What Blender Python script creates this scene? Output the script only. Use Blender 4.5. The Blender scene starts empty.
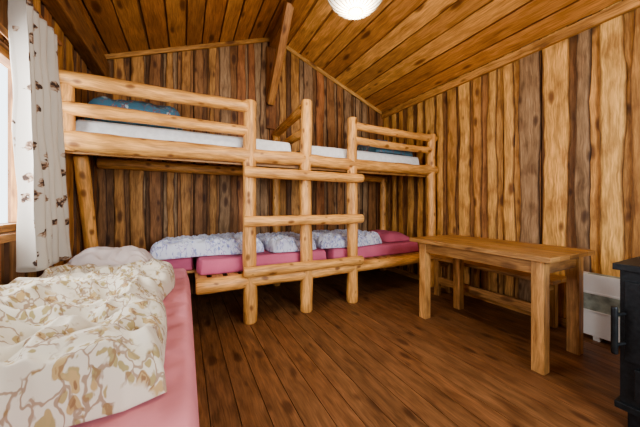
import bpy, math, random
from mathutils import Vector, noise, Matrix
random.seed(7)
D = bpy.data
scene = bpy.context.scene
try:
    scene.view_settings.look = 'AgX - Medium High Contrast'
except Exception:
    pass

# ------------------------------------------------------------------ materials
def newmat(name):
    m = D.materials.new(name); m.use_nodes = True
    nt = m.node_tree
    for n in list(nt.nodes): nt.nodes.remove(n)
    out = nt.nodes.new('ShaderNodeOutputMaterial')
    b = nt.nodes.new('ShaderNodeBsdfPrincipled')
    nt.links.new(b.outputs[0], out.inputs[0])
    return m, nt, b

def N(nt, t, **kw):
    n = nt.nodes.new(t)
    for k, v in kw.items():
        setattr(n, k, v)
    return n

def ramp(nt, src, stops, interp='LINEAR'):
    r = nt.nodes.new('ShaderNodeValToRGB')
    r.color_ramp.interpolation = interp
    e = r.color_ramp.elements
    while len(e) < len(stops): e.new(0.5)
    for i, (p, c) in enumerate(stops):
        e[i].position = p
        e[i].color = c if len(c) == 4 else (*c, 1)
    nt.links.new(src, r.inputs[0])
    return r.outputs[0]

def mix(nt, fac, a, b, mode='MIX'):
    m = nt.nodes.new('ShaderNodeMix'); m.data_type = 'RGBA'; m.blend_type = mode
    for sock, v in ((m.inputs[0], fac), (m.inputs[6], a), (m.inputs[7], b)):
        if hasattr(v, 'links'): nt.links.new(v, sock)
        elif isinstance(v, (int, float)): sock.default_value = v
        else: sock.default_value = v if len(v) == 4 else (*v, 1)
    return m.outputs[2]

def wood(name, rough=0.5, lo=0.62, hi=1.2, knots=1.0, coat=0.0, ku=5.0, kv=2.2, bump=0.25, gu=22, gv=2.2, blotch=0.0, kr=0.10):
    m, nt, b = newmat(name)
    uv = N(nt, 'ShaderNodeUVMap', uv_map='UVMap')
    mpd = N(nt, 'ShaderNodeMapping'); mpd.inputs['Scale'].default_value = (6, 6, 1)
    nt.links.new(uv.outputs[0], mpd.inputs[0])
    nd = N(nt, 'ShaderNodeTexNoise'); nd.inputs['Scale'].default_value = 1.0; nd.inputs['Detail'].default_value = 3
    nt.links.new(mpd.outputs[0], nd.inputs['Vector'])
    uvd = mix(nt, 0.035, uv.outputs[0], nd.outputs['Color'])
    # knots
    mp2 = N(nt, 'ShaderNodeMapping'); mp2.inputs['Scale'].default_value = (ku, kv, 1)
    nt.links.new(uvd, mp2.inputs[0])
    vo = N(nt, 'ShaderNodeTexVoronoi'); vo.inputs['Scale'].default_value = 1.0
    vo.voronoi_dimensions = '2D'
    nt.links.new(mp2.outputs[0], vo.inputs['Vector'])
    sp = N(nt, 'ShaderNodeSeparateColor'); nt.links.new(vo.outputs['Color'], sp.inputs[0])
    ad = N(nt, 'ShaderNodeMath', operation='MULTIPLY_ADD'); ad.inputs[1].default_value = kr
    nt.links.new(sp.outputs[0], ad.inputs[0]); nt.links.new(vo.outputs['Distance'], ad.inputs[2])
    k = ramp(nt, ad.outputs[0], [(0.07, (1, 1, 1)), (0.115, (0.75, 0.75, 0.75)), (0.17, (0, 0, 0))])
    # grain
    mp = N(nt, 'ShaderNodeMapping'); mp.inputs['Scale'].default_value = (gu, gv, 1)
    nt.links.new(uvd, mp.inputs[0])
    n1 = N(nt, 'ShaderNodeTexNoise'); n1.inputs['Scale'].default_value = 1.0
    n1.inputs['Detail'].default_value = 7; n1.inputs['Roughness'].default_value = 0.6; n1.inputs['Distortion'].default_value = 0.5
    nt.links.new(mp.outputs[0], n1.inputs['Vector'])
    g = ramp(nt, n1.outputs[0], [(0.32, (lo, lo*0.93, lo*0.82)), (0.5, (0.95, 0.95, 0.93)), (0.68, (hi, hi, hi))])
    mp3 = N(nt, 'ShaderNodeMapping'); mp3.inputs['Scale'].default_value = (gu*5, 7, 1)
    nt.links.new(uvd, mp3.inputs[0])
    n3 = N(nt, 'ShaderNodeTexNoise'); n3.inputs['Scale'].default_value = 1.0; n3.inputs['Detail'].default_value = 3
    nt.links.new(mp3.outputs[0], n3.inputs['Vector'])
    g3 = ramp(nt, n3.outputs[0], [(0.35, (0.70, 0.66, 0.60)), (0.65, (1.14, 1.14, 1.14))])
    att = N(nt, 'ShaderNodeVertexColor', layer_name='bcol')
    c = mix(nt, 1.0, att.outputs[0], g, 'MULTIPLY')
    c = mix(nt, 1.0, c, g3, 'MULTIPLY')
    if blotch:
        mp4 = N(nt, 'ShaderNodeMapping'); mp4.inputs['Scale'].default_value = (11, 5, 1)
        nt.links.new(uvd, mp4.inputs[0])
        n4 = N(nt, 'ShaderNodeTexNoise'); n4.inputs['Scale'].default_value = 1.0; n4.inputs['Detail'].default_value = 6
        nt.links.new(mp4.outputs[0], n4.inputs['Vector'])
        g4 = ramp(nt, n4.outputs[0], [(0.34, (0.52, 0.42, 0.34)), (0.48, (0.95, 0.93, 0.9)), (0.66, (1.12, 1.12, 1.14))])
        c = mix(nt, blotch, c, mix(nt, 1.0, c, g4, 'MULTIPLY'))
    km = N(nt, 'ShaderNodeMath', operation='MULTIPLY'); km.inputs[1].default_value = 0.9*knots
    nt.links.new(k, km.inputs[0])
    dark = mix(nt, 1.0, att.outputs[0], (0.22, 0.14, 0.10), 'MULTIPLY')
    c = mix(nt, km.outputs[0], c, dark)
    nt.links.new(c, b.inputs['Base Color'])
    b.inputs['Roughness'].default_value = rough
    b.inputs['Coat Weight'].default_value = coat
    b.inputs['Coat Roughness'].default_value = 0.3
    bp = N(nt, 'ShaderNodeBump'); bp.inputs['Strength'].default_value = bump; bp.inputs['Distance'].default_value = 0.01
    nt.links.new(n1.outputs[0], bp.inputs['Height']); nt.links.new(bp.outputs[0], b.inputs['Normal'])
    return m

def plain(name, col, rough=0.5, metal=0.0, nscale=20, namt=0.12, bump=0.0):
    m, nt, b = newmat(name)
    tc = N(nt, 'ShaderNodeTexCoord')
    n = N(nt, 'ShaderNodeTexNoise'); n.inputs['Scale'].default_value = nscale; n.inputs['Detail'].default_value = 4
    nt.links.new(tc.outputs['Object'], n.inputs['Vector'])
    lo = tuple(max(0, c*(1-namt)) for c in col); hi = tuple(min(1, c*(1+namt)) for c in col)
    c = ramp(nt, n.outputs[0], [(0.3, lo), (0.7, hi)])
    nt.links.new(c, b.inputs['Base Color'])
    b.inputs['Roughness'].default_value = rough; b.inputs['Metallic'].default_value = metal
    if bump:
        bp = N(nt, 'ShaderNodeBump'); bp.inputs['Strength'].default_value = bump; bp.inputs['Distance'].default_value = 0.01
        nt.links.new(n.outputs[0], bp.inputs['Height']); nt.links.new(bp.outputs[0], b.inputs['Normal'])
    return m

def floral(name, base, c1, c2, c3, scale=9, thr=0.5, dist=0.045):
    m, nt, b = newmat(name)
    tc = N(nt, 'ShaderNodeTexCoord')
    fl2 = N(nt, 'ShaderNodeMapping'); fl2.inputs['Scale'].default_value = (1, 1, 0.5)
    nt.links.new(tc.outputs['Object'], fl2.inputs[0])
    src = fl2.outputs[0]
    nz = N(nt, 'ShaderNodeTexNoise'); nz.inputs['Scale'].default_value = scale*1.5; nz.inputs['Detail'].default_value = 2
    nt.links.new(src, nz.inputs['Vector'])
    ds = mix(nt, dist*1.2, src, nz.outputs['Color'])
    def vor(sc, **kw):
        v = N(nt, 'ShaderNodeTexVoronoi', **kw); v.inputs['Scale'].default_value = sc
        nt.links.new(ds, v.inputs['Vector']); return v
    vo = vor(scale); vo2 = vor(scale*2.1); vo3 = vor(scale*1.2, feature='DISTANCE_TO_EDGE')
    n2 = N(nt, 'ShaderNodeTexNoise'); n2.inputs['Scale'].default_value = scale*0.5; n2.inputs['Detail'].default_value = 3
    nt.links.new(src, n2.inputs['Vector'])
    area = ramp(nt, n2.outputs[0], [(thr-0.03, (0, 0, 0)), (thr+0.02, (1, 1, 1))])
    leaf = ramp(nt, vo2.outputs['Distance'], [(0.34, (1, 1, 1)), (0.42, (0, 0, 0))])
    f1 = mix(nt, 1.0, area, leaf, 'MULTIPLY')
    sp = N(nt, 'ShaderNodeSeparateColor'); nt.links.new(vo2.outputs['Color'], sp.inputs[0])
    lc = mix(nt, sp.outputs[0], c1, tuple(0.5*a+0.5*b_ for a, b_ in zip(c1, c2)))
    c = mix(nt, f1, base, lc)
    fl = ramp(nt, vo.outputs['Distance'], [(0.24, (1, 1, 1)), (0.28, (0, 0, 0))])
    fl = mix(nt, 1.0, fl, area, 'MULTIPLY')
    c = mix(nt, fl, c, c2)
    ctr = ramp(nt, vo.outputs['Distance'], [(0.09, (1, 1, 1)), (0.13, (0, 0, 0))])
    c = mix(nt, ctr, c, c3)
    stem = ramp(nt, vo3.outputs['Distance'], [(0.03, (0.75, 0.75, 0.75)), (0.06, (0, 0, 0))])
    st = mix(nt, 1.0, stem, area, 'MULTIPLY')
    c = mix(nt, st, c, c3)
    nt.links.new(c, b.inputs['Base Color'])
    b.inputs['Roughness'].default_value = 0.85
    b.inputs['Sheen Weight'].default_value = 0.1
    return m

M_wall = wood('wood_wall_plank', rough=0.65, lo=0.60, hi=1.2, kv=2.0, ku=5, blotch=0.7, gv=2.0)
M_ceil = wood('wood_ceiling_plank', rough=0.48, lo=0.68, hi=1.18, coat=0.1, kv=1.6, ku=4.5, blotch=0.35)
M_floor = wood('wood_floor_board', rough=0.48, lo=0.6, hi=1.3, knots=0.8, coat=0.06, kv=2.2, bump=0.15, blotch=0.55, gv=3.5, gu=26)
M_log = wood('wood_pine_log', rough=0.5, lo=0.70, hi=1.12, knots=0.95, kv=4.2, ku=7, coat=0.05, gu=16, blotch=0.4)
M_table = wood('wood_table', rough=0.45, lo=0.6, hi=1.25, knots=0.8, coat=0.1, blotch=0.6)
M_pink = plain('pink_cotton_sheet', (0.64, 0.25, 0.29), 0.85, nscale=6, namt=0.08, bump=0.15)
M_pink2 = plain('rose_cotton_sheet', (0.55, 0.14, 0.23), 0.85, nscale=6, namt=0.1, bump=0.15)
M_white = plain('white_mattress_ticking', (0.74, 0.76, 0.76), 0.85, nscale=30, namt=0.08, bump=0.1)
M_pillow = plain('white_pillow_cotton', (0.66, 0.59, 0.57), 0.85, nscale=5, namt=0.06, bump=0.1)
M_flor = floral('floral_duvet_print', (0.60, 0.56, 0.46), (0.33, 0.28, 0.13), (0.44, 0.32, 0.15), (0.24, 0.14, 0.07), 17, 0.44)
M_flor2 = floral('blue_duvet_print', (0.62, 0.67, 0.78), (0.20, 0.29, 0.54), (0.72, 0.72, 0.82), (0.26, 0.24, 0.5), 19, 0.45, 0.035)
M_blueb = floral('teal_blanket_print', (0.06, 0.17, 0.24), (0.03, 0.08, 0.14), (0.4, 0.5, 0.52), (0.25, 0.08, 0.08), 16, 0.5)
M_iron = plain('cast_iron', (0.022, 0.026, 0.03), 0.45, 0.6, 60, 0.3, 0.1)
M_enamel = plain('white_enamel', (0.72, 0.72, 0.69), 0.35, 0, 10, 0.02)
M_grille = plain('grey_grille', (0.26, 0.29, 0.24), 0.5, 0, 14, 0.5)

# ------------------------------------------------------------------ mesh builder
class MB:
    def __init__(s):
        s.v = []; s.f = []; s.uv = []; s.col = []; s.mi = []; s.sm = []
    def face(s, pts, uvs, cols, mi=0, smooth=False):
        b = len(s.v); s.v += [tuple(p) for p in pts]
        s.f.append(tuple(range(b, b+len(pts)))); s.uv.append(uvs)
        s.col.append(cols if isinstance(cols, list) else [cols]*len(pts)); s.mi.append(mi); s.sm.append(smooth)
    def grid(s, P, UV, C, mi=0, smooth=True, flip=False):
        R = len(P); K = len(P[0]); b = len(s.v)
        for r in P: s.v += [tuple(p) for p in r]
        for i in range(R-1):
            for j in range(K-1):
                q = [(i, j), (i, j+1), (i+1, j+1), (i+1, j)]
                if flip: q.reverse()
                s.f.append(tuple(b+a*K+c for a, c in q))
                s.uv.append([UV[a][c] for a, c in q])
                s.col.append([C[a][c] if isinstance(C, list) else C for a, c in q])
                s.mi.append(mi); s.sm.append(smooth)
    def box(s, lo, hi, col=(1, 1, 1), mi=0, axis=None, M=None):
        lo = Vector(lo); hi = Vector(hi)
        d = hi-lo
        if axis is None: axis = max(range(3), key=lambda i: d[i])
        ou, ov = random.random()*9, random.random()*9
        c = (lo+hi)/2; h = d/2
        for ax in range(3):
            a, b2 = [(1, 2), (2, 0), (0, 1)][ax]
            for sg in (-1, 1):
                pts = []
                for sa, sb in ((-1, -1), (1, -1), (1, 1), (-1, 1)):
                    p = Vector((0, 0, 0)); p[ax] = c[ax]+sg*h[ax]
                    p[a] = c[a]+sa*(h[a]); p[b2] = c[b2]+sb*(h[b2]); pts.append(p)
                if sg < 0: pts.reverse()
                uvs = []
                for p in pts:
                    if axis == ax: uvs.append((ou+p[a], ov+p[b2]*0.2))
                    else:
                        o = b2 if a == axis else a
                        uvs.append((ou+p[o], ov+p[axis]))
                if M: pts = [M @ p for p in pts]
                s.face(pts, uvs, col, mi)
    def log(s, p0, p1, r0, r1=None, col=(1, 1, 1), mi=0, seg=16, wob=0.006, sq=(1, 1), rows=None, endcol=None):
        r1 = r1 or r0; p0 = Vector(p0); p1 = Vector(p1)
        d = p1-p0; L = d.length; z = d.normalized()
        up = Vector((0, 0, 1)) if abs(z.z) < 0.9 else Vector((0, 1, 0))
        x = up.cross(z).normalized(); y = z.cross(x)
        rows = rows or max(3, int(L/0.10))
        sd = random.random()*50; ou, ov = random.random()*9, random.random()*9
        P = []; U = []
        ts = [0.0, min(0.012/L, .2)] + [(i+1)/(rows+1) for i in range(rows)] + [1-min(0.012/L, .2), 1.0]
        for t in ts:
            r = r0+(r1-r0)*t
            bx = noise.noise(Vector((t*L*1.2, sd, 0)))*wob*2; by = noise.noise(Vector((t*L*1.2, 0, sd)))*wob*2
            r *= 1+noise.noise(Vector((t*L*5, sd, 3)))*0.12
            if t in (0.0, 1.0): r *= 0.86
            row = []; ur = []
            for k in range(seg+1):
                a = 2*math.pi*(k % seg)/seg
                rr = r*(1+0.07*noise.noise(Vector((math.cos(a), math.sin(a), t*L*3+sd))))
                row.append(p0+z*(t*L)+x*(math.cos(a)*rr*sq[0]+bx)+y*(math.sin(a)*rr*sq[1]+by))
                ur.append((ou+k/seg*2*math.pi*r0, ov+t*L))
            P.append(row); U.append(ur)
        s.grid(P, U, col, mi, True)
        ec = endcol or tuple(c*0.9 for c in col)
        for row, fl in ((P[0], True), (P[-1], False)):
            pts = row[:seg]
            if fl: pts = pts[::-1]
            s.face(pts, [(ou+0.3*(p-p0).dot(x), ov+0.3*(p-p0).dot(y)) for p in pts], ec, mi)
    def obj(s, name, mats, parent=None, bevel=0.0):
        me = D.meshes.new(name); me.from_pydata(s.v, [], s.f)
        for m in mats: me.materials.append(m)
        me.polygons.foreach_set('material_index', s.mi)
        me.polygons.foreach_set('use_smooth', s.sm)
        me.uv_layers.new(name='UVMap')
        me.color_attributes.new('bcol', 'FLOAT_COLOR', 'CORNER')
        uu = []; cc = []
        for fi in range(len(s.f)):
            for k in range(len(s.f[fi])):
                uu += list(s.uv[fi][k][:2]); c = s.col[fi][k]; cc += [c[0], c[1], c[2], 1.0]
        me.uv_layers['UVMap'].data.foreach_set('uv', uu)
        me.color_attributes['bcol'].data.foreach_set('color', cc)
        me.update()
        o = D.objects.new(name, me); scene.collection.objects.link(o)
        if parent: o.parent = parent
        if bevel:
            w = o.modifiers.new('weld', 'WELD'); w.merge_threshold = 0.0002
            b = o.modifiers.new('bevel', 'BEVEL'); b.width = bevel; b.segments = 2; b.limit_method = 'ANGLE'
        return o

# ------------------------------------------------------------------ room dims
XL, XR, YB, YF = -0.85, 3.03, 3.56, -1.3
XRDG = 1.09; ZE = 2.65; SL = 0.39
ZR = ZE + SL*(XR-XRDG)
def roof(x): return ZR - SL*abs(x-XRDG)

def vary(c, a=0.15):
    k = 1+random.uniform(-a, a); h = random.uniform(-a, a)*0.35
    return (c[0]*k, c[1]*k*(1-h*0.6), c[2]*k*(1-h))

def plank(mb, mp, s0, s1, t0, t1, o0, o1, col, wav=0.02, nz=30, topf=None, edge=0.5, edgew=0.012):
    sd = random.random()*100; ou, ov = random.random()*20, random.random()*20
    P = []; U = []; C = []
    dk = tuple(c*edge*k for c, k in zip(col, (0.8, 0.65, 0.55)))
    L = t1-t0; nz = max(2, int(nz*L/3)) if wav else 1
    for i in range(nz+1):
        f = i/nz; t = t0+L*f
        def e(k):
            return wav*(noise.noise(Vector((t*1.3, sd, k)))*1.1+0.45*noise.noise(Vector((t*5, sd, k+5)))+0.2*noise.noise(Vector((t*15, sd, k+5))))
        a = s0+e(0); b = s1+e(9)
        ew = edgew*(1+0.9*noise.noise(Vector((t*4, sd, 20)))) if wav else edgew
        ew2 = edgew*(1+0.9*noise.noise(Vector((t*4, sd, 30)))) if wav else edgew
        row = []
        cols = [(a, o0, dk), (a+0.002, o1, dk), (a+ew, o1+0.003, col), ((a+b)/2, o1+0.004, col), (b-ew2, o1+0.003, col), (b-0.002, o1, dk), (b, o0, dk)]
        for (ss, oo, cc) in cols:
            tt = t
            if topf is not None: tt = t0+(topf(ss)-t0)*f
            row.append((mp(ss, tt, oo), (ou+ss-s0, ov+tt), cc))
        P.append([r[0] for r in row]); U.append([r[1] for r in row]); C.append([r[2] for r in row])
    mb.grid(P, U, C, 0, False)

def plank_area(mb, mp, s0, s1, t0, t1, pal_over, pal_under, topf=None, wid=(0.10, 0.18), gap=(0.02, 0.075), wav=0.026, ed=0.42, ew=0.016):
    s = s0
    while s < s1-1e-4:
        w = random.uniform(0.13, 0.2); e = min(s+w, s1)
        if s1-e < 0.06: e = s1
        plank(mb, mp, s, e, t0, t1, 0.0, 0.012, vary(random.choice(pal_under)), 0.0, topf=topf, edge=0.4, edgew=0.006); s = e
    s = s0+random.uniform(0, 0.03)
    while s < s1-0.05:
        w = random.uniform(*wid); e = min(s+w, s1-0.005)
        plank(mb, mp, s, e, t0, t1, 0.010, 0.034, vary(random.choice(pal_over)), wav, topf=topf, edge=ed, edgew=ew)
        s = e+random.uniform(*gap)

Yl = (0.68, 0.395, 0.135); Yd = (0.54, 0.28, 0.09); Br = (0.33, 0.16, 0.06); Bd = (0.20, 0.095, 0.036); Rd = (0.37, 0.155, 0.056); Gy = (0.36, 0.23, 0.125)

mb = MB()
mb.box((XL-0.12, YB+0.0, -0.1), (XR+0.12, YB+0.12, ZR+0.2), Bd)
plank_area(mb, lambda s, t, o: (s, YB-o, t), XL, XR, 0.0, 2.6, [Yd, Yd, Br, Gy, Rd, Yd, Br], [Bd, Br, Gy], topf=lambda x: roof(x)-0.001, wid=(0.08, 0.15))
mb.obj('wall_back', [M_wall])
mb = MB()
mb.box((XR, YF-0.12, -0.1), (XR+0.12, YB+0.12, ZE+0.15), Bd)
plank_area(mb, lambda s, t, o: (XR-o, YB-0.04-s, t), 0, YB-YF-0.04, 0.0, ZE, [Yl, Yl, Yd, Yl, Yd, Yl, Gy], [Yd, Br, Br, Bd], wid=(0.09, 0.18))
mb.obj('wall_right', [M_wall])
WY0, WY1, WZ0, WZ1 = 1.0, 2.32, 0.92, 1.92
mb = MB()
def lbox(y0, y1, z0, z1): mb.box((XL-0.12, y0, z0), (XL, y1, z1), Bd)
lbox(YF-0.12, WY0, -0.1, ZE+0.15); lbox(WY1, YB+0.12, -0.1, ZE+0.15); lbox(WY0, WY1, -0.1, WZ0); lbox(WY0, WY1, WZ1, ZE+0.15)
ml = lambda s, t, o: (XL+o, s, t)
po, pu = [Yd, Br, Rd, Br], [Bd, Br]
for a in ((YF, WY0, 0, ZE), (WY0, WY1, 0, WZ0), (WY0, WY1, WZ1, ZE), (WY1, YB-0.04, 0, ZE)):
    plank_area(mb, ml, a[0], a[1], a[2], a[3], po, pu, wav=0.012)
mb.obj('wall_left', [M_wall])
FX0, FX1, FZ0, FZ1 = 0.2, 2.0, 0.85, 2.1
mb = MB()
def fbox(x0, x1, z0, z1): mb.box((x0, YF-0.12, z0), (x1, YF, z1), Bd)
fbox(XL-0.12, FX0, -0.1, ZR+0.1); fbox(FX1, XR+0.12, -0.1, ZR+0.1); fbox(FX0, FX1, -0.1, FZ0); fbox(FX0, FX1, FZ1, ZR+0.1)
plank_area(mb, lambda s, t, o: (s, YF+o, t), XL, FX0, 0, 2.6, [Yl, Yd], [Br], topf=lambda x: roof(x)-0.001)
plank_area(mb, lambda s, t, o: (s, YF+o, t), FX1, XR, 0, 2.6, [Yl, Yd], [Br], topf=lambda x: roof(x)-0.001)
plank_area(mb, lambda s, t, o: (s, YF+o, t), FX0, FX1, 0, FZ0, [Yl, Yd], [Br])
plank_area(mb, lambda s, t, o: (s, YF+o, t), FX0, FX1, FZ1, 2.6, [Yl, Yd], [Br], topf=lambda x: roof(x)-0.001)
mb.obj('wall_front', [M_wall])

# ceiling
mb = MB()
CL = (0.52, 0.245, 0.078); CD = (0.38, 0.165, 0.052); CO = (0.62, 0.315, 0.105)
nrm = math.sqrt(1+SL*SL); Ls = (XR-XRDG)*nrm
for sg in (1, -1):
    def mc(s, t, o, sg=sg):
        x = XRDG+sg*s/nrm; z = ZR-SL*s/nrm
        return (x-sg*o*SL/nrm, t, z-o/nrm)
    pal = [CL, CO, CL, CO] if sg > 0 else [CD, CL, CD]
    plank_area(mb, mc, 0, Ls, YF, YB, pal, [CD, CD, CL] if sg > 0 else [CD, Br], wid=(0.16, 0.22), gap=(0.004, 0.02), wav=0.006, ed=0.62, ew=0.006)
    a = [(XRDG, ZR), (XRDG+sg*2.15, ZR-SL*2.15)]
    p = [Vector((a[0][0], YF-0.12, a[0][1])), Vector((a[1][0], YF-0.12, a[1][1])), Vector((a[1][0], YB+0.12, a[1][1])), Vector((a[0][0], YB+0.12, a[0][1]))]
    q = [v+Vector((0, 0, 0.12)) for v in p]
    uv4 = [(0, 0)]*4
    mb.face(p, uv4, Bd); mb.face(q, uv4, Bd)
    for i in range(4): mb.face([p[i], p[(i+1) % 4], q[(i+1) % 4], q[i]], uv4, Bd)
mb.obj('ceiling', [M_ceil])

# floor
mb = MB()
mb.box((XL-0.12, YF-0.12, -0.12), (XR+0.12, YB+0.12, -0.012), (0.03, 0.012, 0.006))
x = XL
FC = (0.215, 0.102, 0.044)
while x < XR:
    w = random.uniform(0.125, 0.145); e = min(x+w, XR)
    mb.box((x, YF, -0.012), (e-0.004, YB, 0.0), vary(FC, 0.13), axis=1); x = e
mb.obj('floor', [M_floor])

# trims
mb = MB()
mb.box((XR-0.075, YF+0.04, ZE-0.12), (XR-0.036, YB-0.05, ZE-0.035), vary(Yd, 0), axis=1)
mb.obj('trim_1', [M_wall])
for i, sg in enumerate((-1, 1)):
    mb = MB()
    L0 = 0.06; L1 = (XR-XRDG-0.09)
    def pt(s, y, dz): return (XRDG+sg*s, y, roof(XRDG+sg*s)-0.042-dz)
    c = vary(Yd if sg < 0 else Yl, 0)
    q = [pt(L0, YB-0.04, 0), pt(L1, YB-0.04, 0), pt(L1, YB-0.04, 0.05), pt(L0, YB-0.04, 0.05)]
    r = [pt(L0, YB-0.065, 0), pt(L1, YB-0.065, 0), pt(L1, YB-0.065, 0.05), pt(L0, YB-0.065, 0.05)]
    uvq = [(0, 0), (0, 2), (0.05, 2), (0.05, 0)]
    mb.face(q, uvq, c); mb.face(r, uvq, c)
    for k in range(4): mb.face([q[k], q[(k+1) % 4], r[(k+1) % 4], r[k]], uvq, c)
    mb.obj('trim_%d' % (2+i), [M_wall])
mb = MB(); mb.box((XL+0.036, YF+0.04, 2.36), (XL+0.14, YB-0.05, 2.56), (0.26, 0.12, 0.04), axis=1)
mb.obj('wall_plate_beam', [M_wall], bevel=0.008)
mb = MB(); mb.box((XRDG-0.07, YF+0.04, ZR-0.2), (XRDG+0.07, YB-0.05, ZR-0.05), (0.40, 0.18, 0.055), axis=1)
mb.obj('ridge_beam', [M_ceil], bevel=0.008)
mb = MB()
p0 = Vector((XRDG-0.08, YB-0.12, 2.42)); p1 = Vector((XRDG-0.08, 2.70, ZR-0.2+0.05))
d = (p1-p0); Lb = d.length
M = Matrix.Translation(p0) @ d.to_track_quat('Z', 'X').to_matrix().to_4x4()
mb.box((-0.05, -0.045, 0), (0.05, 0.045, Lb), (0.44, 0.21, 0.07), axis=2, M=M)
mb.obj('knee_brace', [M_ceil], bevel=0.008)
mb = MB(); mb.box((XRDG-0.12, YB-0.075, 2.1), (XRDG-0.0, YB-0.042, ZR-0.21), (0.28, 0.12, 0.04), axis=2)
mb.obj('trim_4', [M_wall], bevel=0.004)
mb = MB(); mb.box((XR-0.06, YF+0.05, 0.0), (XR-0.037, YB-0.05, 0.07), vary(Yd, 0), axis=1); mb.obj('baseboard_right', [M_wall])

# windows
fr = (0.40, 0.19, 0.06)
mb = MB()
def frame_y(mb, x0, x1, y0, y1, z0, z1, t):
    mb.box((x0, y0, z0), (x1, y1, z0+t), fr, axis=1); mb.box((x0, y0, z1-t), (x1, y1, z1), fr, axis=1)
    mb.box((x0, y0, z0+t), (x1, y0+t, z1-t), fr, axis=2); mb.box((x0, y1-t, z0+t), (x1, y1, z1-t), fr, axis=2)
frame_y(mb, XL-0.09, XL-0.02, WY0+0.002, WY1-0.002, WZ0+0.002, WZ1-0.002, 0.04)
mb.box((XL-0.08, (WY0+WY1)/2-0.025, WZ0+0.05), (XL-0.03, (WY0+WY1)/2+0.025, WZ1-0.05), fr, axis=2)
frame_y(mb, XL+0.036, XL+0.048, WY0-0.04, WY1+0.03, WZ0-0.04, WZ1+0.04, 0.04)
mb.obj('window_1', [M_wall], bevel=0.003)
mb = MB()
for (x0, x1, z0, z1) in ((FX0, FX1, FZ0, FZ0+0.06), (FX0, FX1, FZ1-0.06, FZ1), (FX0, FX0+0.06, FZ0+.06, FZ1-.06), (FX1-.06, FX1, FZ0+.06, FZ1-.06), (1.07, 1.13, FZ0+.06, FZ1-.06)):
    mb.box((x0+.002, YF-0.09, z0), (x1-.002, YF-0.02, z1), fr)
mb.obj('added_fill_window', [M_wall], bevel=0.003)  # window added behind the camera as an opening for fill light

# ------------------------------------------------------------------ bunk bed
PL = (0.74, 0.40, 0.135)
def pl(a=0.08): return vary(PL, a)
YP = 2.45
mb = MB()
PX = [0.53, 1.09, 1.65]
mb.log((PX[0], YP, 0), (PX[0], YP, 2.02), 0.062, 0.054, pl())
mb.log((PX[1], YP, 0), (PX[1], YP, 2.12), 0.064, 0.056, pl())
mb.log((PX[2], YP, 0), (PX[2], YP, 2.03), 0.062, 0.054, pl())
mb.log((2.90, YP, 0), (2.90, YP, 2.0), 0.058, 0.052, pl())
mb.log((-0.725, 3.22, 0), (-0.75, 2.78, 1.47), 0.05, 0.05, pl())
mb.log((2.90, 3.42, 0), (2.90, 3.42, 1.5), 0.055, 0.05, pl())
mb.log((1.09, 3.42, 0), (1.09, 3.42, 2.0), 0.055, 0.05, pl())
XA = XL+0.055; XZ = XR-0.05
mb.log((XA, YP, 1.95), (PX[0]-0.02, YP, 1.95), 0.056, 0.050, pl())
mb.log((XA, YP, 1.745), (PX[0]-0.02, YP, 1.745), 0.050, 0.046, pl())
mb.log((PX[2]+0.02, YP, 1.955), (2.975, YP, 1.945), 0.045, 0.045, pl())
mb.log((PX[2]+0.02, YP, 1.79), (2.90, YP, 1.78), 0.042, 0.042, pl())
mb.log((XA, YP+0.01, 1.525), (PX[1], YP+0.01, 1.525), 0.072, 0.066, pl(), wob=0.008)
mb.log((PX[1], YP+0.01, 1.525), (XZ, YP+0.01, 1.525), 0.064, 0.062, pl(), wob=0.008)
mb.log((XA, 3.45, 1.50), (XZ, 3.45, 1.50), 0.055, 0.055, pl())
mb.log((XA+0.06, YP+0.02, 1.45), (XA+0.06, YP+0.02, 1.99), 0.045, 0.045, pl())
mb.log((PX[1], YP+0.02, 2.07), (PX[1], 3.48, 2.02), 0.052, 0.048, pl())
mb.log((PX[1], YP+0.02, 1.82), (PX[1], 3.48, 1.82), 0.045, 0.045, pl())
for z, xa, xb, r in ((1.365, 0.46, 1.73, 0.052), (0.925, 0.46, 1.73, 0.052), (0.47, 0.46, 1.73, 0.052)):
    mb.log((xa, YP-0.075, z), (xb, YP-0.075, z), r, r, pl(), sq=(0.8, 0.95))
for i in range(26):
    xx = XA+0.03+i*(XZ-XA-0.12)/25
    mb.box((xx, YP-0.0, 1.555), (xx+0.095, 3.50, 1.578), vary((0.5, 0.27, 0.1), 0.1), axis=1)
mb.box((XA, YP+0.05, 1.44), (XZ, YP+0.085, 1.52), vary((0.42, 0.22, 0.075), 0))
mb.log((0.08, YP+0.0, 0.385), (PX[0], YP, 0.385), 0.068, 0.062, pl(), wob=0.008)
mb.log((PX[0], YP+0.0, 0.385), (XZ, YP, 0.385), 0.062, 0.058, pl(), wob=0.008)
mb.log((XA, 3.45, 0.375), (XZ, 3.45, 0.375), 0.055, 0.055, pl())
for i in range(22):
    xx = 0.08+i*2.76/21
    mb.box((xx, YP, 0.425), (xx+0.09, 3.49, 0.445), vary((0.5, 0.27, 0.1), 0.1), axis=1)
for i in range(6):
    mb.box((XA+0.14, 2.80+i*0.12, 0.425), (0.08, 2.88+i*0.12, 0.445), vary((0.5, 0.27, 0.1), 0.1), axis=0)
bunk = mb.obj('log_bunk_bed', [M_log])

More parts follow.
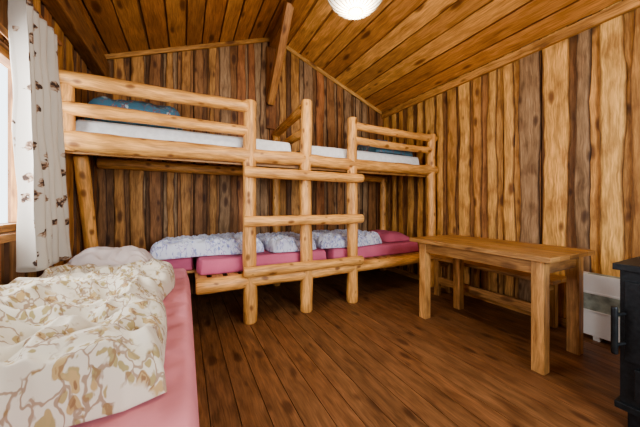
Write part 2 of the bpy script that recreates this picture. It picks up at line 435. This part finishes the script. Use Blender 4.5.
# ------------------------------------------------------------------ soft goods
def soft(name, x0, x1, y0, y1, z0, h, mat, edge=0.06, wr=0.012, wf=5, power=2.5, n=(40, 40), seed=0, big=0.0, irr=0.0, zf=None, parent=None):
    mb = MB(); nx, ny = n
    T = []; B = []; U = []
    for j in range(ny+1):
        tr = []; br = []; ur = []
        for i in range(nx+1):
            u = -1+2*i/nx; v = -1+2*j/ny
            u = math.sin(u*math.pi/2)*0.5+u*0.5; v = math.sin(v*math.pi/2)*0.5+v*0.5
            X = (x0+x1)/2+u*(x1-x0)/2; Y = (y0+y1)/2+v*(y1-y0)/2
            if irr:
                X += irr*noise.noise(Vector((X*2, Y*2, seed)))*abs(u); Y += irr*noise.noise(Vector((X*2, Y*2, seed+7)))*abs(v)
            if abs(u) > 0.7 and abs(v) > 0.7:
                k = (abs(u)-0.7)*(abs(v)-0.7)/0.09*0.12
                X -= math.copysign(k*(x1-x0)/2*0.4, u); Y -= math.copysign(k*(y1-y0)/2*0.4, v)
            ex = min(1, max(0, (1-abs(u))*(x1-x0)/2/edge)); ey = min(1, max(0, (1-abs(v))*(y1-y0)/2/edge))
            pf = (1-(1-ex)**power)**(1/power)*(1-(1-ey)**power)**(1/power)
            w = noise.noise(Vector((X*wf, Y*wf, seed)))
            w2 = 1-abs(noise.noise(Vector((X*wf*0.8+w*0.8, Y*wf*1.6+w, seed+3))))*2.6
            w4 = 1-abs(noise.noise(Vector((X*wf*2.2+w*1.5, Y*wf*1.3-w, seed+13))))*2.6
            w3 = noise.noise(Vector((X*wf*3, Y*wf*3, seed+9)))
            zz = h*pf+pf*(wr*w2+wr*0.6*w4+wr*0.4*w3+big*noise.noise(Vector((X*2.2, Y*2.2, seed+20))))
            if zf: zz += zf(X, Y)*pf
            tr.append((X, Y, z0+max(zz, 0)))
            br.append((X, Y, z0)); ur.append((X, Y))
        T.append(tr); B.append(br); U.append(ur)
    mb.grid(T, U, (1, 1, 1), 0, True)
    mb.grid(B, U, (1, 1, 1), 0, True, flip=True)
    o = mb.obj(name, [mat], parent=parent)
    w = o.modifiers.new('w', 'WELD'); w.merge_threshold = 0.0005
    s = o.modifiers.new('s', 'SUBSURF'); s.levels = 1; s.render_levels = 1
    return o

soft('mattress_upper_1', XA+0.02, 1.02, 2.535, 3.38, 1.58, 0.13, M_white, edge=0.03, wr=0.004, wf=9, n=(50, 24), seed=1, parent=bunk)
soft('mattress_upper_2', 1.16, XZ-0.13, 2.535, 3.38, 1.58, 0.13, M_white, edge=0.03, wr=0.004, wf=9, n=(50, 24), seed=2, parent=bunk)
soft('blue_blanket', -0.74, -0.02, 2.58, 3.2, 1.722, 0.19, M_blueb, edge=0.12, wr=0.03, wf=6, seed=3, irr=0.08)
soft('blue_blanket', 2.05, 2.78, 2.58, 3.2, 1.722, 0.15, M_blueb, edge=0.12, wr=0.02, wf=6, seed=4, irr=0.08)
soft('mattress_lower_1', 0.09, 1.42, 2.53, 3.38, 0.447, 0.13, M_pink2, edge=0.04, wr=0.004, wf=5, n=(50, 24), seed=5, parent=bunk)
soft('mattress_lower_2', 1.44, 2.83, 2.53, 3.38, 0.447, 0.13, M_pink2, edge=0.04, wr=0.004, wf=5, n=(50, 24), seed=6, parent=bunk)
soft('mattress_lower_3', -0.62, 0.08, 2.80, 3.38, 0.447, 0.13, M_pink2, edge=0.04, wr=0.004, wf=5, n=(30, 24), seed=6, parent=bunk)
soft('duvet', -0.28, 0.72, 2.70, 3.35, 0.587, 0.11, M_flor2, edge=0.10, wr=0.035, wf=8, seed=8, irr=0.08, n=(80, 60))
soft('duvet', 0.78, 1.29, 2.57, 3.33, 0.587, 0.10, M_flor2, edge=0.10, wr=0.032, wf=8, seed=9, irr=0.06, n=(60, 60))
soft('duvet', 1.34, 2.27, 2.56, 3.33, 0.587, 0.10, M_flor2, edge=0.10, wr=0.032, wf=8, seed=11, irr=0.06, n=(80, 60))
soft('pillow', 2.32, 2.81, 2.65, 3.3, 0.587, 0.10, M_pink2, edge=0.2, wr=0.012, wf=5, power=1.8, seed=12)

# ------------------------------------------------------------------ single bed at left
mb = MB()
bx0, bx1, by0, by1 = -0.80, 0.02, 0.42, 2.72
wc = (0.5, 0.27, 0.1)
for (a, b_) in ((bx0+0.01, bx0+0.08), (bx1-0.08, bx1-0.01)):
    for (c_, d_) in ((by0, by0+0.07), (by1-0.07, by1)):
        mb.box((a, c_, 0), (b_, d_, 0.30), vary(wc), axis=2)
mb.box((bx1-0.035, by0, 0.17), (bx1-0.005, by1, 0.31), vary(wc), axis=1)
mb.box((bx0+0.005, by0, 0.17), (bx0+0.035, by1, 0.31), vary(wc), axis=1)
mb.box((bx0+0.035, by0, 0.17), (bx1-0.035, by0+0.03, 0.31), vary(wc), axis=0)
mb.box((bx0+0.035, by1-0.03, 0.17), (bx1-0.035, by1, 0.31), vary(wc), axis=0)
for i in range(15):
    yy = by0+0.05+i*0.155; mb.box((bx0+0.035, yy, 0.285), (bx1-0.035, yy+0.08, 0.305), vary(wc), axis=0)
sbed = mb.obj('single_bed', [M_log], bevel=0.004)
soft('mattress', -0.80, 0.045, 0.40, 2.74, 0.312, 0.19, M_pink, edge=0.05, wr=0.006, wf=6, n=(50, 110), seed=14, parent=sbed)
def cl(x): return max(0, min(1, x))
def lift(X, Y): return 0.09*cl((-0.35-X)/0.4)*cl((1.80-Y)/0.35)
soft('floral_duvet', -0.79, -0.07, 0.86, 2.24, 0.517, 0.13, M_flor, edge=0.13, wr=0.044, wf=4.2, n=(120, 190), seed=15, irr=0.10, big=0.04, zf=lift)
soft('pillow', -0.78, -0.20, 2.28, 2.71, 0.517, 0.21, M_pillow, edge=0.20, wr=0.022, wf=7, power=2.0, seed=16, n=(50, 50))

# ------------------------------------------------------------------ table
TB = (0.44, 0.235, 0.085); TB2 = (0.54, 0.30, 0.115)
mb = MB()
tx0, tx1, ty0, ty1, tz = 1.96, 2.60, 0.79, 1.92, 0.75
nb = 5
for i in range(nb):
    a = tx0+i*(tx1-tx0)/nb; mb.box((a+0.001, ty0, tz-0.035), (a+(tx1-tx0)/nb-0.001, ty1, tz), vary(TB, 0.14), axis=1)
lg = 0.072
for lx in (2.0, 2.49):
    for ly in (0.84, 1.76):
        mb.box((lx, ly, 0), (lx+lg, ly+lg, tz-0.035), vary(TB2, 0.08), axis=2)
for lx in (2.012, 2.512):
    mb.box((lx, 0.84+lg, tz-0.125), (lx+0.035, 1.76, tz-0.035), vary(TB, 0.1), axis=1)
for ly in (0.855, 1.775):
    mb.box((2.0+lg, ly, tz-0.125), (2.49, ly+0.035, tz-0.035), vary(TB, 0.1), axis=0)
mb.obj('wooden_table', [M_table], bevel=0.004)

# bench
mb = MB()
for i in range(2):
    a = 2.64+i*0.145; mb.box((a, 1.05, 0.42), (a+0.14, 2.28, 0.455), vary(TB, 0.1), axis=1)
for ly in (1.12, 2.15):
    for lx in (2.66, 2.86):
        mb.box((lx, ly, 0), (lx+0.05, ly+0.06, 0.42), vary(TB, 0.1), axis=2)
    mb.box((2.71, ly+.01, 0.33), (2.86, ly+0.05, 0.42), vary(TB, 0.1), axis=0)
mb.box((2.665, 1.18, 0.14), (2.70, 2.15, 0.22), vary(TB2, 0.1), axis=1)
mb.obj('wooden_bench', [M_table], bevel=0.004)

# ------------------------------------------------------------------ heater
mb = MB()
hx0, hx1, hy0, hy1, hz0, hz1 = 2.86, 2.955, 0.25, 0.97, 0.04, 0.52
mb.box((hx0, hy0, hz0), (hx1, hy1, hz1), (1, 1, 1), 0)
mb.box((hx0+0.02, hy0+0.08, 0.0), (hx1-0.02, hy0+0.12, hz0), (1, 1, 1), 0)
mb.box((hx0+0.02, hy1-0.12, 0.0), (hx1-0.02, hy1-0.08, hz0), (1, 1, 1), 0)
mb.box((hx0-0.003, hy0+0.05, 0.24), (hx0+0.001, hy1-0.03, 0.37), (1, 1, 1), 1)
mb.box((hx0-0.006, hy0+0.04, 0.37), (hx0+0.001, hy1-0.02, 0.385), (1, 1, 1), 0)
mb.box((hx0-0.006, hy0+0.04, 0.225), (hx0+0.001, hy1-0.02, 0.24), (1, 1, 1), 0)
mb.box((hx0+0.02, hy0+0.05, hz1), (hx1-0.02, hy1-0.05, hz1+0.004), (1, 1, 1), 1)
mb.obj('electric_heater', [M_enamel, M_grille], bevel=0.003)

# ------------------------------------------------------------------ stove
mb = MB()
sx0, sx1, sy0, sy1 = 1.86, 2.34, 0.02, 0.48
mb.box((sx0, sy0, 0.12), (sx1, sy1, 0.76), (1, 1, 1), 0)
mb.box((sx0-0.02, sy0-0.02, 0.76), (sx1+0.02, sy1+0.02, 0.79), (1, 1, 1), 0)
mb.box((sx0-0.015, sy0-0.015, 0.10), (sx1+0.015, sy1+0.015, 0.13), (1, 1, 1), 0)
for a in (sx0+0.02, sx1-0.07):
    for c_ in (sy0+0.02, sy1-0.07): mb.box((a, c_, 0), (a+0.05, c_+0.05, 0.10), (1, 1, 1), 0)
mb.box((sx0-0.022, sy0+0.05, 0.34), (sx0, sy1-0.02, 0.71), (1, 1, 1), 0)
mb.box((sx0-0.028, sy0+0.09, 0.40), (sx0-0.022, sy1-0.09, 0.66), (1, 1, 1), 2)
mb.box((sx0-0.018, sy0+0.06, 0.17), (sx0, sy1-0.05, 0.31), (1, 1, 1), 0)
hy = sy1-0.005
mb.log((sx0-0.085, hy, 0.38), (sx0-0.085, hy, 0.60), 0.012, col=(1, 1, 1), mi=1, wob=0)
mb.log((sx0-0.085, hy, 0.42), (sx0-0.0, hy-0.02, 0.42), 0.007, col=(1, 1, 1), mi=1, wob=0)
mb.log((sx0-0.085, hy, 0.56), (sx0-0.0, hy-0.02, 0.56), 0.007, col=(1, 1, 1), mi=1, wob=0)
cx, cy = 2.12, 0.24
mb.log((cx, cy, 0.79), (cx, cy, roof(cx)-0.07), 0.065, col=(1, 1, 1), mi=0, wob=0)
mb.log((cx, cy, 0.79), (cx, cy, 0.83), 0.08, col=(1, 1, 1), mi=0, wob=0)
M_sg = plain('stove_glass', (0.01, 0.01, 0.012), 0.08)
mb.obj('wood_stove', [M_iron, M_iron, M_sg], bevel=0.004)

# ------------------------------------------------------------------ curtain
M_cur, nt, b = newmat('curtain_fabric')
tc = N(nt, 'ShaderNodeUVMap', uv_map='UVMap')
vo = N(nt, 'ShaderNodeTexVoronoi'); vo.voronoi_dimensions = '2D'; vo.inputs['Scale'].default_value = 7; vo.inputs['Randomness'].default_value = 0.8
nz = N(nt, 'ShaderNodeTexNoise'); nz.inputs['Scale'].default_value = 40
nt.links.new(tc.outputs[0], nz.inputs['Vector'])
dd = mix(nt, 0.05, tc.outputs[0], nz.outputs['Color'])
nt.links.new(dd, vo.inputs['Vector'])
sp = N(nt, 'ShaderNodeSeparateColor'); nt.links.new(vo.outputs['Color'], sp.inputs[0])
ad = N(nt, 'ShaderNodeMath', operation='MULTIPLY_ADD'); ad.inputs[1].default_value = 0.12
nt.links.new(sp.outputs[0], ad.inputs[0]); nt.links.new(vo.outputs['Distance'], ad.inputs[2])
mk = ramp(nt, ad.outputs[0], [(0.20, (1, 1, 1)), (0.23, (0, 0, 0))])
cc = ramp(nt, nz.outputs[0], [(0.42, (0.06, 0.035, 0.025)), (0.5, (0.22, 0.13, 0.08)), (0.62, (0.45, 0.36, 0.28))])
c = mix(nt, mk, (0.52, 0.48, 0.42), cc)
nt.links.new(c, b.inputs['Base Color']); b.inputs['Roughness'].default_value = 0.9
tr = N(nt, 'ShaderNodeBsdfTranslucent'); nt.links.new(c, tr.inputs[0])
ms = N(nt, 'ShaderNodeMixShader'); ms.inputs[0].default_value = 0.2
out = [n for n in nt.nodes if n.type == 'OUTPUT_MATERIAL'][0]
nt.links.new(b.outputs[0], ms.inputs[1]); nt.links.new(tr.outputs[0], ms.inputs[2]); nt.links.new(ms.outputs[0], out.inputs[0])
mb = MB()
P = []; U = []
nr, ncl = 60, 160
for i in range(nr+1):
    t = i/nr; z = 2.12-t*1.39
    row = []; ur = []
    w0 = 1.84+0.02*t; w1 = 2.20+0.10*t**1.2
    for j in range(ncl+1):
        s = j/ncl
        ph = s*math.pi*2*5.0+1.4*noise.noise(Vector((s*4, t*1.5, 2)))+0.5*math.sin(t*3)
        amp = (0.036+0.010*t)*(1+0.5*noise.noise(Vector((s*6, t*1.2, 5))))
        X = -0.742+0.03*t+amp*math.cos(ph)+0.014*noise.noise(Vector((s*9, t*5, 8)))
        Y = w0+(w1-w0)*(s+0.028*math.sin(ph*1.0))
        row.append((X, Y, z+0.01*math.sin(ph)*t)); ur.append((s*0.95, z))
    P.append(row); U.append(ur)
mb.grid(P, U, (1, 1, 1), 0, True)
cu = mb.obj('curtain', [M_cur])
sm = cu.modifiers.new('sol', 'SOLIDIFY'); sm.thickness = 0.002
mb = MB()
mb.log((-0.74, 0.75, 2.14), (-0.74, 2.36, 2.14), 0.014, col=(0.3, 0.14, 0.06), wob=0)
for yy in (0.8, 2.33): mb.log((-0.81, yy, 2.14), (-0.73, yy, 2.14), 0.01, col=(0.3, 0.14, 0.06), wob=0)
mb.obj('curtain_rod', [M_wall])

# ------------------------------------------------------------------ pendant lamp
M_lamp, nt, b = newmat('lamp_shade_paper')
b.inputs['Base Color'].default_value = (0.8, 0.76, 0.66, 1)
tcx = N(nt, 'ShaderNodeTexCoord')
n = N(nt, 'ShaderNodeTexNoise'); n.inputs['Scale'].default_value = 12; nt.links.new(tcx.outputs['Object'], n.inputs['Vector'])
ec = ramp(nt, n.outputs[0], [(0.3, (1, 0.80, 0.55)), (0.7, (1, 0.93, 0.80))]); nt.links.new(ec, b.inputs['Emission Color'])
b.inputs['Emission Strength'].default_value = 0.5
M_rib = plain('lamp_rib', (0.30, 0.22, 0.12), 0.6)
lx, ly, lz, lr = 0.97, 1.40, 2.475, 0.195
mb = MB()
P = []; U = []
nu, nv = 48, 24
for i in range(nv+1):
    th = math.pi*(0.06+0.88*i/nv); rr = lr*math.sin(th)*(1); z = lz+lr*0.92*math.cos(th)
    P.append([(lx+rr*math.cos(2*math.pi*k/nu), ly+rr*math.sin(2*math.pi*k/nu), z) for k in range(nu+1)]); U.append([(k/nu, i/nv) for k in range(nu+1)])
mb.grid(P, U, (1, 1, 1), 0, True)
for k in range(24):
    a = math.pi*2*k/24
    pp = []
    for i in range(13):
        th = math.pi*(0.06+0.88*i/12); pp.append(Vector((lx+(lr+.002)*math.sin(th)*math.cos(a), ly+(lr+.002)*math.sin(th)*math.sin(a), lz+(lr+.002)*0.92*math.cos(th))))
    for i in range(12): mb.log(pp[i], pp[i+1], 0.003, col=(1, 1, 1), mi=1, seg=5, wob=0, rows=1)
mb.log((lx, ly, lz+lr*0.9), (lx, ly, ZR-0.22), 0.005, col=(1, 1, 1), mi=1, seg=8, wob=0)
mb.log((lx, ly, lz-lr*0.92), (lx, ly, lz-lr*0.88), 0.045, col=(1, 1, 1), mi=1, seg=20, wob=0)
mb.log((lx, ly, lz+lr*0.87), (lx, ly, lz+lr*0.95), 0.045, col=(1, 1, 1), mi=1, seg=20, wob=0)
mb.obj('pendant_lamp', [M_lamp, M_rib])
def light(name, typ, loc, energy, col, **kw):
    l = D.lights.new(name, typ); l.energy = energy; l.color = col
    rot = kw.pop('rot', (0, 0, 0))
    for k, v in kw.items(): setattr(l, k, v)
    o = D.objects.new(name, l); o.location = loc; o.rotation_euler = rot; scene.collection.objects.link(o); return o
light('pendant_bulb', 'POINT', (lx, ly, lz-lr-0.06), 34, (1, 0.90, 0.75), shadow_soft_size=0.08)
light('daylight_left', 'AREA', (XL-0.2, (WY0+WY1)/2, (WZ0+WZ1)/2), 66, (0.97, 0.98, 1.0), rot=(0, math.radians(-90), 0), shape='RECTANGLE', size=WZ1-WZ0+0.2, size_y=WY1-WY0+0.4)
light('fill_light_front', 'AREA', ((FX0+FX1)/2, YF-0.2, (FZ0+FZ1)/2), 118, (0.94, 0.97, 1.0), rot=(math.radians(90), 0, 0), shape='RECTANGLE', size=FX1-FX0, size_y=FZ1-FZ0)  # added fill light outside the made-up front window, out of view

w = D.worlds.new('World'); scene.world = w; w.use_nodes = True
w.node_tree.nodes['Background'].inputs[0].default_value = (0.85, 0.93, 1, 1)
w.node_tree.nodes['Background'].inputs[1].default_value = 3.0

# ------------------------------------------------------------------ camera
cam = D.cameras.new('camera'); cam.sensor_width = 36; cam.lens = 36*265/640
cam.shift_y = -8.5/640; cam.clip_start = 0.02
co = D.objects.new('camera', cam); co.location = (0, 0, 1.07)
co.rotation_euler = (math.radians(90), 0, math.radians(-27)); scene.collection.objects.link(co)
scene.camera = co
